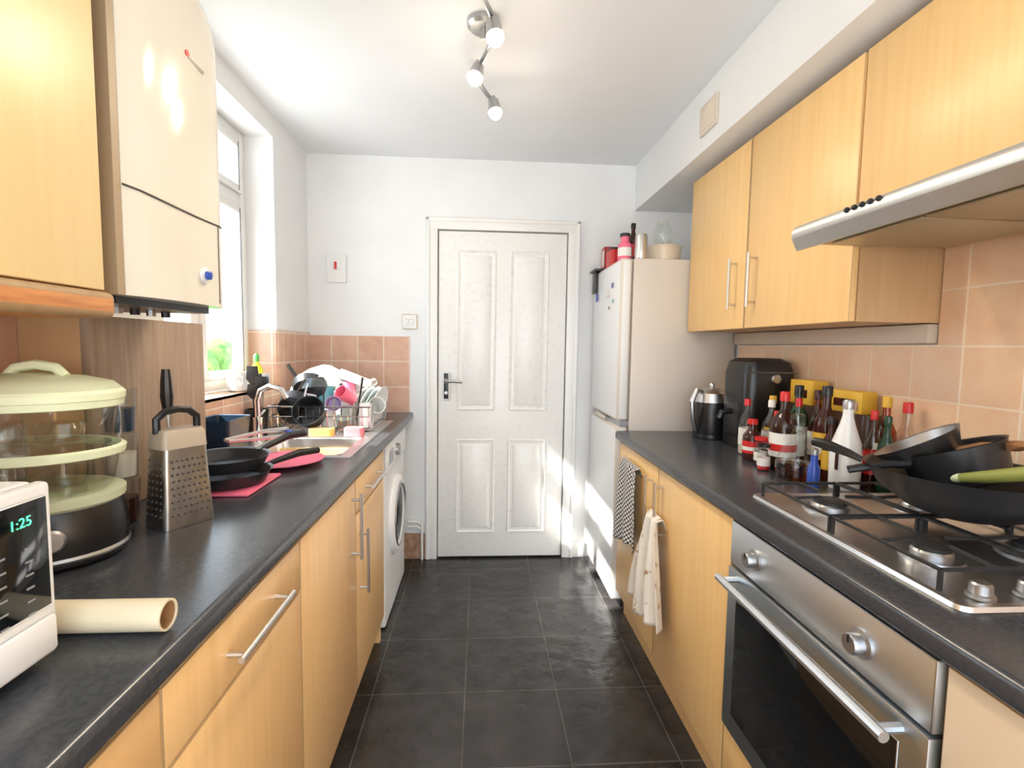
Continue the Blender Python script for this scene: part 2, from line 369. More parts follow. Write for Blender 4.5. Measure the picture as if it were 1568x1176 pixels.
for y0,y1 in((1.025,1.285),(.76,1.015)):
    z=.950
    for x0,x1 in((.775,.98),(.99,1.195)):
        b.tube([(x0,y0,z),(x1,y0,z)],.004,iron,6);b.tube([(x0,y1,z),(x1,y1,z)],.004,iron,6);b.tube([(x0,y0,z),(x0,y1,z)],.004,iron,6);b.tube([(x1,y0,z),(x1,y1,z)],.004,iron,6)
        cx,cy=(x0+x1)/2,(y0+y1)/2
        b.tube([(x0,cy,z),(x0+.07,cy,z+.003)],.004,iron,6);b.tube([(x1,cy,z),(x1-.07,cy,z+.003)],.004,iron,6)
        b.tube([(cx,y0,z),(cx,y0+.085,z+.003)],.004,iron,6);b.tube([(cx,y1,z),(cx,y1-.085,z+.003)],.004,iron,6)
        for px in(x0,x1):
            for py in(y0,y1):b.tube([(px,py,z),(px,py,.915)],.0045,iron,6)
for i in range(4):
    b.lathe([(.02,.916),(.02,.922),(.016,.924),(.015,.938),(.012,.941)],steelD,(.82+i*.085,.733,0),20)
b.end()
# ---------------------------------------------------------------- wall cabinets
b=B('wall_cabinets_right');xc=1.004
def wc(y0,y1,z0,z1=2.10):
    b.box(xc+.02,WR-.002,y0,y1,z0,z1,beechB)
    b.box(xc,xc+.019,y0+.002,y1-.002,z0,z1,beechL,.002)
wc(1.855,2.37,1.395);wc(1.305,1.85,1.395);wc(.70,1.30,1.70);wc(.10,.695,1.395);wc(-.5,.095,1.395)
b.box(xc+.0,xc+.02,1.849,1.856,1.395,2.1,beechE)
hbar(b,(xc,1.925,1.49),(xc,1.925,1.65),(-.03,0,0));hbar(b,(xc,1.785,1.49),(xc,1.785,1.65),(-.03,0,0))
b.end()
B('under_cabinet_strip_trim').box(1.235,WR-.001,1.305,2.36,1.338,1.392,P('strip_cream',(.60,.50,.40),.5),.004).end()
b=B('extractor_hood')
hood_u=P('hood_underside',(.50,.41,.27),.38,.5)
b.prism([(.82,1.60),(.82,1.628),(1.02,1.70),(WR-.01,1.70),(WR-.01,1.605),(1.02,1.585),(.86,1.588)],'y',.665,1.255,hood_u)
b.prism([(.806,1.592),(.80,1.602),(.80,1.618),(.808,1.630),(.83,1.638),(1.0,1.7),(1.003,1.695),(.835,1.628),(.825,1.615),(.826,1.6)],'y',.66,1.26,hoodst)
b.prism([(.80,1.60),(.815,1.57),(.825,1.572),(.82,1.60)],'y',.66,1.26,hoodst)
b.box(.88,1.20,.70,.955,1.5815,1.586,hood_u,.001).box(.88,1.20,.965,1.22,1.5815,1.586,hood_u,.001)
for i in range(5):b.lathe([(.006,0),(.006,.006),(.004,.008)],blk,M=T(.803,.98+.022*i,1.621,0,0,-60),seg=10)
b.end()
b=B('wall_cabinet_left');xl=-.66
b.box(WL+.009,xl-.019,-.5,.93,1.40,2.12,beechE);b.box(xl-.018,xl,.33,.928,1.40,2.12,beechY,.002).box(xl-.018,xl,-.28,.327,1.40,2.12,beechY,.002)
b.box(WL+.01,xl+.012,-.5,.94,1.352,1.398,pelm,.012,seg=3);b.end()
b=B('combi_boiler')
nb=14;rings=[]
y0,y1=1.003,1.36
def bprof(z):
    pts=[]
    inset=0
    if z>2.02:
        t=(z-2.02)/.10;inset=.10*(1-math.sqrt(max(0,1-t*t)))
    for i in range(nb+1):
        s=i/nb;y=y0+(y1-inset-y0)*s
        pts.append(Vector((-.675+.03*(math.sin(math.pi*s))**.6-(.0 if z<2.02 else inset*.1),y,z)))
    return [Vector((-.99,y0,z))]+pts+[Vector((-.99,y1-inset*.9,z))]
zs=[1.40,1.41,1.605,1.607,1.61,1.8,1.95,2.02,2.05,2.075,2.095,2.11,2.119]
b.loops([bprof(z) for z in zs],boil_w)
pts=[]
for i in range(13):
    s=i/12;pts.append((-.674+.03*(math.sin(math.pi*s))**.6,y0+(y1-y0)*s,1.607-.012*math.sin(math.pi*s)))
b.tube(pts,.0022,seam,6)
b.tube([(-.656,1.31,1.41),(-.656,1.31,1.60)],.0010,seam,5)
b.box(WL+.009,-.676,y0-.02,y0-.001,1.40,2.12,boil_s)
b.lathe([(.019,0),(.019,.004),(.012,.006)],white,M=T(-.645,1.22,1.468,0,0,90),seg=20)
b.lathe([(.010,0.004),(.010,.014),(.007,.016)],blue,M=T(-.645,1.22,1.468,0,0,90),seg=20)
b.box(-.648,-.643,1.175,1.245,1.930,1.936,seam,.002);b.lathe([(.007,0),(.007,.003)],red,M=T(-.646,1.178,1.940,0,0,90),seg=14)
for i in range(6):
    b.tube([(-.78,1.02+i*.055,1.40),(-.78,1.02+i*.055,1.372)],.010,[steelD,blk][i%2],8)
b.box(-.90,-.70,1.01,1.34,1.385,1.40,blk)
b.end()
b=B('pipe_boxing_panel').box(-.868,-.85,1.142,1.59,.911,1.368,board_m,.002).box(WL+.009,-.868,1.142,1.158,.911,1.368,noisemat('panel_edge',(.55,.33,.16),(.62,.38,.19),9,.5),.001).box(WL+.009,-.868,1.575,1.59,.911,1.368,board_m,.001).end()
# ---------------------------------------------------------------- fridge
b=B('fridge_freezer')
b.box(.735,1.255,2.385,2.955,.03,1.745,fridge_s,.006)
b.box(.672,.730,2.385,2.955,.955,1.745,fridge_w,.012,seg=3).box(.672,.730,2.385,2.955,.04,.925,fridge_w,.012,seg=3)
b.box(.69,.735,2.39,2.95,.925,.955,steelD);b.box(.72,1.25,2.39,2.95,.0,.04,blk)
b.box(.665,.673,2.60,2.80,.93,.95,fridge_s,.003)
for y,z,m,w in((2.52,1.63,blue,.02),(2.62,1.60,wlab,.03),(2.50,1.55,teal,.015),(2.58,1.52,blk,.012),(2.85,1.6,blue,.035)):
    b.box(.667,.6721,y-w,y+w,z-w*.7,z+w*.7,m,.002)
b.end()
def bottle(name,x,y,z,h,r,body,cap,label=None,neck=.34,shape='round',capw=None,fill=None,lab2=None):
    b=B(name);nr=r*neck
    pr=[(r*.92,0),(r,.006),(r,h*.55),(r*.93,h*.62),(r*.6,h*.70),(nr,h*.77),(nr,h*.90)]
    b.lathe(pr,body,(x,y,z),24)
    cw=capw or nr*1.25
    b.lathe([(cw,h*.88),(cw,h*.985),(cw*.85,h)],cap,(x,y,z),16)
    if fill:b.lathe([(r*.9,.004),(r*.95,.01),(r*.95,h*.42)],fill,(x,y,z),24)
    if label:b.lathe([(r*1.012,h*.18),(r*1.012,h*.48)],label,(x,y,z),24,c0=False,c1=False)
    if lab2:b.lathe([(r*1.02,h*.25),(r*1.02,h*.34)],lab2,(x,y,z),24,c0=False,c1=False)
    return b.end()
zt=1.746
b=B('cream_casserole').lathe([(.075,0),(.088,.008),(.094,.07),(.097,.075)],cream,(.925,2.53,zt),32).lathe([(.098,.075),(.098,.08),(.06,.092),(.02,.096)],cream,(.925,2.53,zt),32).end()
b=B('glass_jar').lathe([(.035,0),(.048,.01),(.052,.05),(.04,.09),(.03,.10)],clr2,(.925,2.53,zt+.097),24).lathe([(.034,.10),(.034,.115),(.01,.12)],clr,(.925,2.53,zt+.097),24).end()
b=B('aluminium_can').lathe([(.026,0),(.031,.006),(.031,.115),(.026,.125)],steel,(.785,2.445,zt),24).end()
bottle('dark_sauce_bottle',.785,2.58,zt,.21,.03,cola,blk,red)
bottle('pink_shaker_bottle',.72,2.50,zt,.14,.034,pink,blk,wlab,neck=.6)
bottle('white_spray_bottle',.83,2.68,zt,.17,.03,wht,red,pink)
b=B('red_storage_tin').rr([(.74,2.70,zt,.05,.06,.015),(.74,2.70,zt+.09,.05,.06,.015)],red).rr([(.74,2.70,zt+.09,.053,.063,.015),(.74,2.70,zt+.10,.053,.063,.015)],blk).end()
b=B('black_packet').box(.64,.76,2.80,2.94,zt,zt+.012,blk,.003).box(.655,.665,2.84,2.93,zt-.12,zt+.004,blk,.002).box(.70,.745,2.83,2.91,zt+.012,zt+.14,red,.003).box(.698,.70,2.84,2.88,zt+.03,zt+.12,wlab).end()
# ---------------------------------------------------------------- ceiling spotlight
b=B('ceiling_spotlight_bar')
b.lathe([(.055,2.40),(.055,2.385),(.045,2.375)],steelD,(0.0,1.76,0),28)
b.tube([(0,1.76,2.385),(0,1.76,2.34)],.012,steelD,10)
bar=[(-.005+.04*math.sin((y-1.50)*9.5)+.07*(y-1.5)/.7-.02,y,2.335) for y in np.linspace(1.50,2.16,30)]
b.tube(bar,.009,steelD,8)
heads=[(.030,1.62,(.15,-.35,-1)),(-.02,1.87,(-.2,-.5,-1)),(.045,2.12,(.15,-.4,-1))]
for x,y,d in heads:
    d=Vector(d).normalized();q=Vector((0,0,-1)).rotation_difference(d).to_matrix().to_4x4();M=Matrix.Translation((x,y,2.305))@q
    b.tube([(x,y,2.335),(x,y,2.30)],.006,steelD,6)
    b.lathe([(.012,.02),(.022,.01),(.025,-.02),(.028,-.040),(.030,-.048),(.028,-.048),(.024,-.040)],steelD,M=M,seg=20,c1=False)
    b.lathe([(.012,-.02),(.024,-.035),(.027,-.052),(.02,-.066),(.003,-.071)],bulb_m,M=M,seg=20)
b.end()
for i,(x,y,d) in enumerate(heads):
    d=Vector(d).normalized();l=bpy.data.lights.new('spot_bulb_light','SPOT');l.energy=15;l.color=(1,.84,.62);l.shadow_soft_size=.03;l.spot_size=D2(150);l.spot_blend=.9
    o=bpy.data.objects.new('spot_bulb_light',l);sc.collection.objects.link(o);o.location=Vector((x,y,2.305))+d*.085
    o.rotation_euler=d.to_track_quat('-Z','Y').to_euler()
    l=bpy.data.lights.new('bulb_spill_light','POINT');l.energy=.6;l.color=(1,.84,.62);l.shadow_soft_size=.04
    o=bpy.data.objects.new('bulb_spill_light',l);sc.collection.objects.link(o);o.location=Vector((x,y,2.305))+d*.10
# ---------------------------------------------------------------- left worktop items
b=B('microwave_oven')
b.box(-.90,-.548,.17,.64,.922,1.14,white,.008,seg=3);b.box(-.548,-.53,.17,.64,.922,1.14,white,.006)
b.box(-.531,-.5285,.505,.632,.985,1.125,ovglass,.002);b.box(-.531,-.5285,.185,.49,.945,1.125,ovglass,.002)
b.box(-.530,-.522,.515,.63,.930,.975,white,.004)
keym=P('keypad_grey',(.25,.26,.26),.5)
for r in range(6):
    for c in range(3):
        y=.535+.034*c;z=1.068-.016*r
        b.box(-.5286,-.5280,y-.005,y+.005,z-.0012,z+.0012,keym)
for x in(-.86,-.57):
    for y in(.2,.61):b.lathe([(.012,.9105),(.012,.923)],blk,(x,y,0),10)
mw=b.end()
cu=bpy.data.curves.new('d','FONT');cu.body='1:25';cu.size=.017;cu.extrude=.0003
to=bpy.data.objects.new('d',cu);sc.collection.objects.link(to);bpy.context.view_layer.update()
me=bpy.data.meshes.new_from_object(to.evaluated_get(bpy.context.evaluated_depsgraph_get()));bpy.data.objects.remove(to)
me.materials.clear();me.materials.append(led)
to=bpy.data.objects.new('clock_digits',me);sc.collection.objects.link(to)
mwm=Matrix.Translation((-.5278,.58,1.095))@Matrix(((0,0,1,0),(1,0,0,0),(0,1,0,0),(0,0,0,1)))
to.parent=mw;to.matrix_parent_inverse=Matrix.Translation(mw.location).inverted();to.matrix_basis=mwm
b=B('cream_tube');Mt=T(-.70,.695,.9335,0,0,90)
b.lathe([(.0215,0),(.0215,.27),(.0185,.27),(.0185,.0)],tubem,M=Mt,seg=28,c0=False,c1=False)
b.lathe([(.0183,.268),(.0180,.1),(.001,.1)],tubin,M=Mt,seg=28,c0=False);b.end()
b=B('food_steamer');c=(-.825,.955,0);A=dict(sx=1.18,sy=.92)
b.lathe([(.118,.911),(.125,.918),(.128,.96),(.122,1.01),(.118,1.016)],blk,c,40,**A)
b.lathe([(.127,.925),(.1295,.930),(.127,.935)],steelD,c,40,c0=False,c1=False,**A)
def tier(z0,z1):
    b.lathe([(.106,z0),(.110,z0+.006),(.120,z1-.012)],clr,c,40,c0=False,c1=False,**A)
    b.lathe([(.121,z1-.014),(.127,z1-.012),(.129,z1),(.122,z1+.004),(.119,z1-.004)],green,c,40,c0=False,c1=False,**A)
b.lathe([(.119,1.014),(.125,1.020),(.126,1.034),(.115,1.036)],lidg,c,40,**A)
tier(1.036,1.115);tier(1.118,1.205)
b.lathe([(.106,1.04),(.02,1.045)],clr,c,40,**A);b.lathe([(.108,1.120),(.02,1.122)],clr,c,40,**A)
for xx,yy,rr_ in((-.04,.0,.03),(.04,.02,.035),(.0,-.05,.025)):
    b.lathe([(rr_,1.124),(rr_*1.1,1.15),(rr_*.9,1.16)],clr2,(c[0]+xx,c[1]+yy,0),16);b.lathe([(rr_,1.046),(rr_*1.1,1.08),(rr_*.9,1.09)],clr2,(c[0]+xx*1.1,c[1]+yy,0),16)
b.lathe([(.130,1.206),(.131,1.218),(.126,1.224)],green,c,40,c0=False,c1=False,**A)
b.lathe([(.126,1.224),(.115,1.236),(.08,1.246),(.03,1.252),(.002,1.253)],lidg,c,40,c0=False,**A)
b.tube([(c[0]-.03,c[1],1.246),(c[0]-.015,c[1],1.262),(c[0]+.02,c[1],1.268),(c[0]+.055,c[1],1.262),(c[0]+.07,c[1],1.246)],.009,green,8)
b.lathe([(.020,0),(.020,.012),(.016,.016)],steelD,M=T(c[0]+.098,c[1]-.085,.972,45,90,0),seg=20)
b.end()
b=B('plastic_storage_tumblers')
z=.911
for i in range(3):
    b.lathe([(.029,z),(.033,z+.09),(.034,z+.098)],smoke,(-.790,1.136,0),24,c1=False);b.lathe([(.026,z+.004),(.028,z+.055)],[soy,cream,navy][i],(-.790,1.136,0),20);z+=.1
b.end()
gx=noisemat('grater_steel',(.45,.44,.43),(.6,.59,.57),30,.3,metal=1)
ang=math.degrees(math.atan2(.10,.06))
b=B('box_grater');Mg=T(-.6655,1.131,.9108,ang-0)
hw,hd,H=.055,.040,.215
b.rr([(0,0,0,hw,hd,.012),(0,0,.01,hw,hd,.012),(0,0,.17,hw*.83,hd*.8,.010),(0,0,.172,hw*.83,hd*.8,.010)],gx,M=Mg)
b.rr([(0,0,.172,hw*.87,hd*.84,.010),(0,0,.205,hw*.82,hd*.78,.010),(0,0,.212,hw*.75,hd*.7,.010)],P('grater_top_tan',(.45,.37,.28),.4),M=Mg)
b.tube([Mg@Vector(p) for p in((-.042,0,.205),(-.042,0,.235),(-.025,0,.25),(0,0,.254),(.025,0,.25),(.042,0,.235),(.042,0,.205))],.008,blk,8)
for zz in np.arange(.03,.155,.0145):
    k=1-.18*zz/.17
    for i,xx in enumerate(np.linspace(-.038,.038,7)):
        p=Mg@Vector((xx*k+((int(zz*1000)//14)%2)*.003,-(hd*(1-.2*zz/.17))-.0002,zz));b.sphere(p,.0033,seam,seg=6)
    for yy in np.linspace(-.026,.026,4):
        p=Mg@Vector((-(hw*k)-.0002,yy*k,zz));b.sphere(p,.003,seam,seg=6)
b.end()
b=B('potato_masher')
b.tube([(-.745,1.252,.93),(-.75,1.252,1.0),(-.755,1.25,1.10),(-.757,1.25,1.16)],.004,steel,8)
b.tube([(-.757,1.25,1.14),(-.758,1.25,1.18),(-.758,1.25,1.22),(-.758,1.25,1.246)],[.010,.014,.012,.009],blk,10)
b.lathe([(.032,.912),(.036,.916),(.036,.93),(.01,.935)],blk,(-.748,1.252,0),20)
b.end()
def pan(name,x,y,z,r,h,ha,hl,m=blkm,inn=blkm,up=.03,handle=blk):
    b=B(name)
    b.lathe([(r*.78,0),(r*.86,.003),(r,h),(r+.004,h+.001),(r-.003,h-.002),(r*.84,.006),(.001,.005)],m,(x,y,z),36)
    a=D2(ha);d=Vector((math.cos(a),math.sin(a),0));p=Vector((x,y,z+h*.8))
    b.tube([p+d*r*.96,p+d*(r+.03)+Vector((0,0,up*.4)),p+d*(r+hl*.6)+Vector((0,0,up)),p+d*(r+hl)+Vector((0,0,up*.9))],[.007,.009,.012,.010],handle,10)
    return b.end()
b=B('pink_dinner_plate').lathe([(.07,0),(.08,.004),(.125,.016),(.128,.018),(.123,.017),(.08,.008),(.001,.006)],pink,(-.65,1.675,.911),36).end()
b=B('pink_chopping_board').box(-.80,-.60,1.31,1.53,.911,.919,pink,.004).end()
pan('frying_pan',-.71,1.42,.920,.118,.035,50,.17,up=.02)
pan('frying_pan',-.71,1.42,.962,.112,.035,60,.16,up=.03)
b=B('navy_storage_box').rr([(-.90,1.78,.9105,.055,.075,.015),(-.90,1.78,1.04,.065,.085,.015),(-.90,1.78,1.05,.067,.087,.015),(-.90,1.78,1.048,.058,.078,.015),(-.90,1.78,.93,.05,.07,.015)],navy).end()
b=B('kitchen_tongs')
b.tube([(-.80,1.60,1.005),(-.74,1.74,1.01),(-.70,1.84,1.0)],[.006,.007,.010],steel);b.tube([(-.78,1.58,1.005),(-.71,1.73,.99),(-.675,1.82,.98)],[.006,.007,.010],steel);b.sphere((-.687,1.83,.987),.014,blue);b.end()
b=B('kitchen_sink')
b.box(-.94,-.86,1.76,2.64,.9101,.914,steel).box(-.50,-.455,1.76,2.64,.9101,.914,steel).box(-.86,-.50,1.76,1.80,.9101,.914,steel).box(-.86,-.50,2.16,2.64,.9101,.914,steel)
b.rr([(-.68,1.98,.914,.184,.184,.05),(-.68,1.98,.905,.176,.176,.05),(-.68,1.98,.79,.165,.165,.05),(-.68,1.98,.775,.15,.15,.05)],steel,c0=False)
b.lathe([(.03,.776),(.03,.779),(.02,.777)],steelD,(-.68,1.98,0),20)
for i in range(7):b.box(-.84+i*.05,-.83+i*.05,2.24,2.60,.914,.917,steel,.001)
b.end()
b=B('mixer_tap')
b.lathe([(.028,.914),(.026,.925),(.019,.935),(.018,1.0),(.02,1.01)],chrome,(-.905,2.08,0),20)
b.tube([(-.905,2.08,1.0),(-.905,2.075,1.08),(-.89,2.07,1.12),(-.85,2.06,1.14),(-.80,2.05,1.125),(-.775,2.045,1.09)],.011,chrome,12)
b.tube([(-.905,2.08,1.01),(-.90,2.13,1.03)],.006,chrome);b.end()
B('yellow_sponge').rr([(-.69,2.205,.9145,.05,.03,.012),(-.69,2.205,.943,.05,.03,.012)],yels).end()
B('pink_sponge').rr([(-.55,2.205,.9145,.04,.028,.012),(-.55,2.205,.948,.04,.028,.012)],pinks).end()
b=B('dish_drying_rack');rx0,rx1,ry0,ry1=-.93,-.50,2.27,2.66
def loop(z,r,m,e=0):
    p=[(rx0-e,ry0-e,z),(rx1+e,ry0-e,z),(rx1+e,ry1+e,z),(rx0-e,ry1+e,z)]
    for i in range(4):b.tube([p[i],p[(i+1)%4]],r,m,6)
loop(.925,.003,chrome);loop(.985,.0025,chrome,.006);loop(1.03,.004,chrome,.012)
for i in range(15):
    x=rx0+(rx1-rx0)*i/14
    b.tube([(x,ry0-.012,1.03),(x,ry0,.925),(x,ry1,.925),(x,ry1+.012,1.03)],.0018,chrome,5)
for i in range(12):
    y=ry0+(ry1-ry0)*i/11
    b.tube([(rx0-.012,y,1.03),(rx0,y,.925)],.0018,chrome,5);b.tube([(rx1,y,.925),(rx1+.012,y,1.03)],.0018,chrome,5)
for x in(rx0+.02,rx1-.02):
    for y in(ry0+.02,ry1-.02):b.lathe([(.008,.9145),(.008,.924)],blk,(x,y,0),8)
rack=b.end()
b=B('drying_dishes')
def plate(x,y,z,r,m,rz,tilt):
    b.lathe([(r*.6,0),(r*.7,.003),(r,.014),(r*.98,.017),(r*.68,.007),(.001,.006)],m,M=T(x,y,z,rz,0,tilt),seg=28)
def cup(x,y,z,r,h,m,up=False,M=None):
    pr=[(r*.8,0),(r,h),(r*.93,h),(r*.72,.004),(.001,.004)]
    if up:pr=[(r*.999,0),(r*.8,h),(.001,h)]
    b.lathe(pr,m,(x,y,z),20,M=M)
gl=P('frosted_plastic',(.60,.69,.68),.25)
for i in range(5):plate(-.90+i*.028,2.56,1.03+.01*(i%2),.10,[wht,gl,wht,teal,wht][i],8,78)
for i in range(4):plate(-.60+i*.028,2.50,1.02,.095,[wht,wht,gl,wht][i],-12,108)
cup(-.60,2.34,.93,.038,.10,clr2,True);cup(-.53,2.33,.93,.034,.11,wht,True);cup(-.70,2.33,.93,.042,.08,gl,True);cup(-.66,2.42,.95,.05,.14,gl,True)
cup(-.75,2.46,.99,.055,.12,teal,True);cup(-.58,2.45,1.0,.04,.13,clr2,True);cup(-.645,2.50,1.0,.036,.13,pink,True)
b.lathe([(.02,0),(.08,.03),(.105,.08),(.10,.08),(.06,.03)],clr2,M=T(-.76,2.40,1.16,20,160,0),seg=28)
b.lathe([(.03,0),(.085,.03),(.12,.06),(.115,.06),(.07,.03)],gl,M=T(-.76,2.52,1.20,0,192,10),seg=28)
b.lathe([(.08,0),(.082,.004),(.09,.045),(.087,.045),(.075,.008)],wht,M=T(-.62,2.55,1.16,0,172,20),seg=28)
b.lathe([(.055,0),(.07,.004),(.085,.05),(.082,.05),(.06,.008)],blk,M=T(-.86,2.33,1.0,0,-70,10),seg=28)
b.lathe([(.05,0),(.06,.004),(.07,.07),(.066,.07),(.05,.008)],blk,M=T(-.755,2.285,.985,0,60,0),seg=28)
b.lathe([(.05,0),(.07,.004),(.08,.04),(.077,.04),(.06,.008)],blkm,M=T(-.80,2.38,1.09,30,-50,20),seg=28);b.tube([(-.84,2.40,1.12),(-.88,2.41,1.17),(-.91,2.42,1.21)],[.006,.009,.008],blk)
b.box(-.06,.06,-.04,.04,0,.05,gl,.012,M=T(-.85,2.42,1.05,20,10,20));b.box(-.07,.07,-.05,.05,0,.04,clr,.012,M=T(-.60,2.58,1.08,-20,10,-15))
cup(0,0,0,.04,.09,wht,M=T(-.52,2.42,1.0,30,70,0));cup(0,0,0,.036,.08,P('lilac',(.5,.35,.6),.4),M=T(-.68,2.36,1.03,10,80,20));cup(0,0,0,.032,.09,pink,M=T(-.60,2.38,1.05,-30,60,0))
for i in range(14):
    x=-.90+random.random()*.36;y=2.3+random.random()*.3
    b.tube([(x,y,.97),(x+random.uniform(-.03,.05),y+random.uniform(-.02,.04),1.10+random.random()*.06)],[.003,.005],random.choice([steel,blk,blk,gl,steel,green]),6)
child(b.end(),rack)
b=B('utensil_holder')
b.lathe([(.04,.9105),(.045,1.03),(.041,1.03),(.038,.93)],blk,(-.953,2.18,0),20)
for dx,dy,h,m in((-.006,.0,.28,blk),(.01,.01,.25,steel),(.012,-.012,.24,blk),(-.0,-.015,.21,blk)):
    b.tube([(-.953+dx,2.18+dy,.95),(-.953+dx*2,2.18+dy*2,.911+h*.8)],.004,m,6)
    b.rr([(-.953+dx*2,2.18+dy*2,.911+h*.78,.006,.004,.003),(-.953+dx*2.3,2.18+dy*2,.911+h*.88,.026,.006,.004),(-.953+dx*2.6,2.18+dy*2,.911+h*1.08,.022,.005,.004)],m)
b.end()
b=B('white_mug').lathe([(.034,1.1005),(.042,1.106),(.046,1.185),(.042,1.185),(.038,1.11)],wht,(-1.055,2.235,0),24).tube([(-1.03,2.20,1.17),(-1.01,2.185,1.16),(-1.01,2.185,1.135),(-1.03,2.205,1.125)],.005,wht).end()
b=B('dish_soap_bottle').lathe([(.026,1.1005),(.03,1.11),(.028,1.19),(.012,1.215),(.012,1.225)],P('soap_yellow',(.75,.75,.05),.2),(-1.055,2.42,0),20,sy=.7).lathe([(.013,1.225),(.013,1.25),(.006,1.262)],P('soap_cap',(.1,.45,.1),.4),(-1.055,2.42,0),14).end()
# ---------------------------------------------------------------- right worktop items
b=B('electric_kettle');c=(1.055,2.19,.9105)
b.lathe([(.078,0),(.08,.01),(.078,.02)],blk,c,32).lathe([(.075,.02),(.080,.06),(.074,.15),(.062,.20),(.058,.205)],blk,c,32).lathe([(.0755,.165),(.064,.205),(.03,.225),(.001,.23)],steel,c,32,c0=False)
b.tube([(c[0]-.055,c[1]-.02,1.12),(c[0]-.09,c[1]-.04,1.13),(c[0]-.115,c[1]-.05,1.08),(c[0]-.105,c[1]-.045,1.0),(c[0]-.085,c[1]-.035,.95)],[.010,.012,.012,.011,.010],steelD,10)
b.sphere((c[0],c[1],1.15),.014,steel);b.end()
b=B('air_fryer')
b.rr([(1.15,1.985,.9105,.10,.10,.04),(1.15,1.985,.93,.105,.105,.045),(1.15,1.985,1.22,.105,.105,.045),(1.15,1.985,1.265,.095,.095,.045),(1.15,1.985,1.28,.07,.07,.04)],blk)
b.box(1.042,1.047,1.93,2.04,.96,1.10,blkm,.004);b.tube([(1.045,1.985,1.06),(1.0,1.985,1.055),(.99,1.985,1.03)],.012,blk)
b.lathe([(.02,0),(.02,.01),(.016,.014)],steelD,M=T(1.16,1.881,1.20,0,90,0),seg=20);b.tube([(1.05,1.88,1.225),(1.25,1.88,1.225)],.002,steelD);b.end()
b=B('bread_bin').rr([(1.22,1.64,.9105,.035,.20,.02),(1.22,1.64,1.08,.037,.202,.02),(1.22,1.64,1.115,.03,.195,.02)],P('bin_dark_brown',(.06,.03,.02),.3)).end()
b=B('cereal_box').box(1.19,1.25,1.70,1.83,1.1155,1.205,yel,.003).box(1.1885,1.19,1.73,1.80,1.14,1.17,soy).end()
b=B('tea_box').box(-.03,.03,-.075,.075,0,.07,yel,.003,M=T(1.212,1.55,1.1155,8)).box(-.0315,-.03,-.05,.03,.02,.045,soy,M=T(1.212,1.55,1.1155,8)).end()
zc=.9105
bottle('vinegar_bottle',1.03,1.84,zc,.215,.028,clr2,red,wlab,fill=cream)
bottle('soy_sauce_bottle',1.0,1.745,zc,.15,.032,soy,red,red,neck=.45,lab2=wlab)
bottle('ketchup_bottle',1.075,1.755,zc,.22,.030,clr2,wht,wlab,lab2=red,fill=red)
bottle('cola_bottle',1.025,1.60,zc,.265,.042,cola,red,wlab,neck=.30,lab2=red)
bottle('wine_bottle',1.14,1.70,zc,.28,.034,grn,blk,wlab,neck=.36)
bottle('wine_bottle',1.125,1.535,zc,.29,.035,soy,blk,yel,neck=.36,lab2=wlab)
bottle('oil_bottle',1.115,1.815,zc,.23,.026,amber,yel,yel,neck=.4)
bottle('spirit_bottle',1.095,1.63,zc,.24,.024,clr2,red,wlab,neck=.36,fill=amber)
bottle('spirit_bottle',1.15,1.455,zc,.25,.031,clr2,steel,wlab,neck=.36,fill=amber)
bottle('olive_oil_bottle',1.215,1.40,zc,.27,.028,amber,yel,wlab,neck=.36)
bottle('spirit_bottle',1.225,1.338,zc,.26,.028,clr2,red,wlab,neck=.36,lab2=red)
bottle('cordial_bottle',1.165,1.385,zc,.23,.022,clr2,red,red,neck=.36,fill=amber)
bottle('cordial_bottle',1.165,1.335,zc,.22,.022,grn,grn,wlab,neck=.36)
bottle('sauce_bottle',1.087,1.457,zc,.20,.022,soy,blk,yel,neck=.4)
bottle('sauce_bottle',1.045,1.67,zc,.19,.022,clr2,red,wlab,neck=.4,fill=soy)
bottle('sauce_bottle',1.085,1.69,zc,.21,.018,clr2,yel,red,neck=.5,fill=soy)
bottle('spirit_bottle',1.150,1.613,zc,.27,.026,amber,soy,wlab,neck=.36)
bottle('spice_jar',.985,1.66,zc,.10,.022,clr2,red,wlab,neck=.8,fill=soy)
bottle('spice_jar',.955,1.59,zc,.09,.020,clr2,blk,wlab,neck=.8,fill=red)
b=B('glass_decanter');c=(1.0,1.49,zc)
b.lathe([(.052,0),(.058,.01),(.058,.05),(.042,.09),(.02,.115),(.015,.15),(.019,.165)],clr2,c,32,c1=False).lathe([(.050,.006),(.055,.012),(.055,.048),(.047,.052)],amber,c,32).lathe([(.013,.15),(.014,.165),(.022,.175),(.022,.2),(.012,.205)],clr,c,16);b.end()
b=B('blue_lighter_bottle').lathe([(.016,0),(.017,.06),(.010,.075),(.010,.10)],blue,(.98,1.375,zc),16).lathe([(.011,.10),(.011,.115),(.004,.12)],steelD,(.98,1.375,zc),12).end()
b=B('white_liquor_bottle').lathe([(.038,0),(.040,.01),(.042,.10),(.036,.14),(.020,.19),(.014,.215),(.014,.24)],wht,(1.075,1.375,zc),28).lathe([(.015,.235),(.016,.255),(.012,.262)],steelD,(1.075,1.375,zc),16)
b.box(1.033,1.036,1.352,1.362,.97,1.02,soy);b.end()
b=B('wok');c=Vector((1.060,1.0,.9585))
b.lathe([(.06,0),(.105,.016),(.155,.055),(.182,.098),(.186,.101),(.180,.098),(.15,.057),(.10,.020),(.001,.006)],blkm,c,44)
b.tube([c+Vector((-.15,.11,.098)),c+Vector((-.17,.13,.11)),c+Vector((-.195,.17,.122)),c+Vector((-.21,.20,.125))],[.007,.010,.013,.011],blk,10)
wk=b.end()
b=B('nested_saucepan');R=T(1.09,1.03,1.02,0,-16,-14)
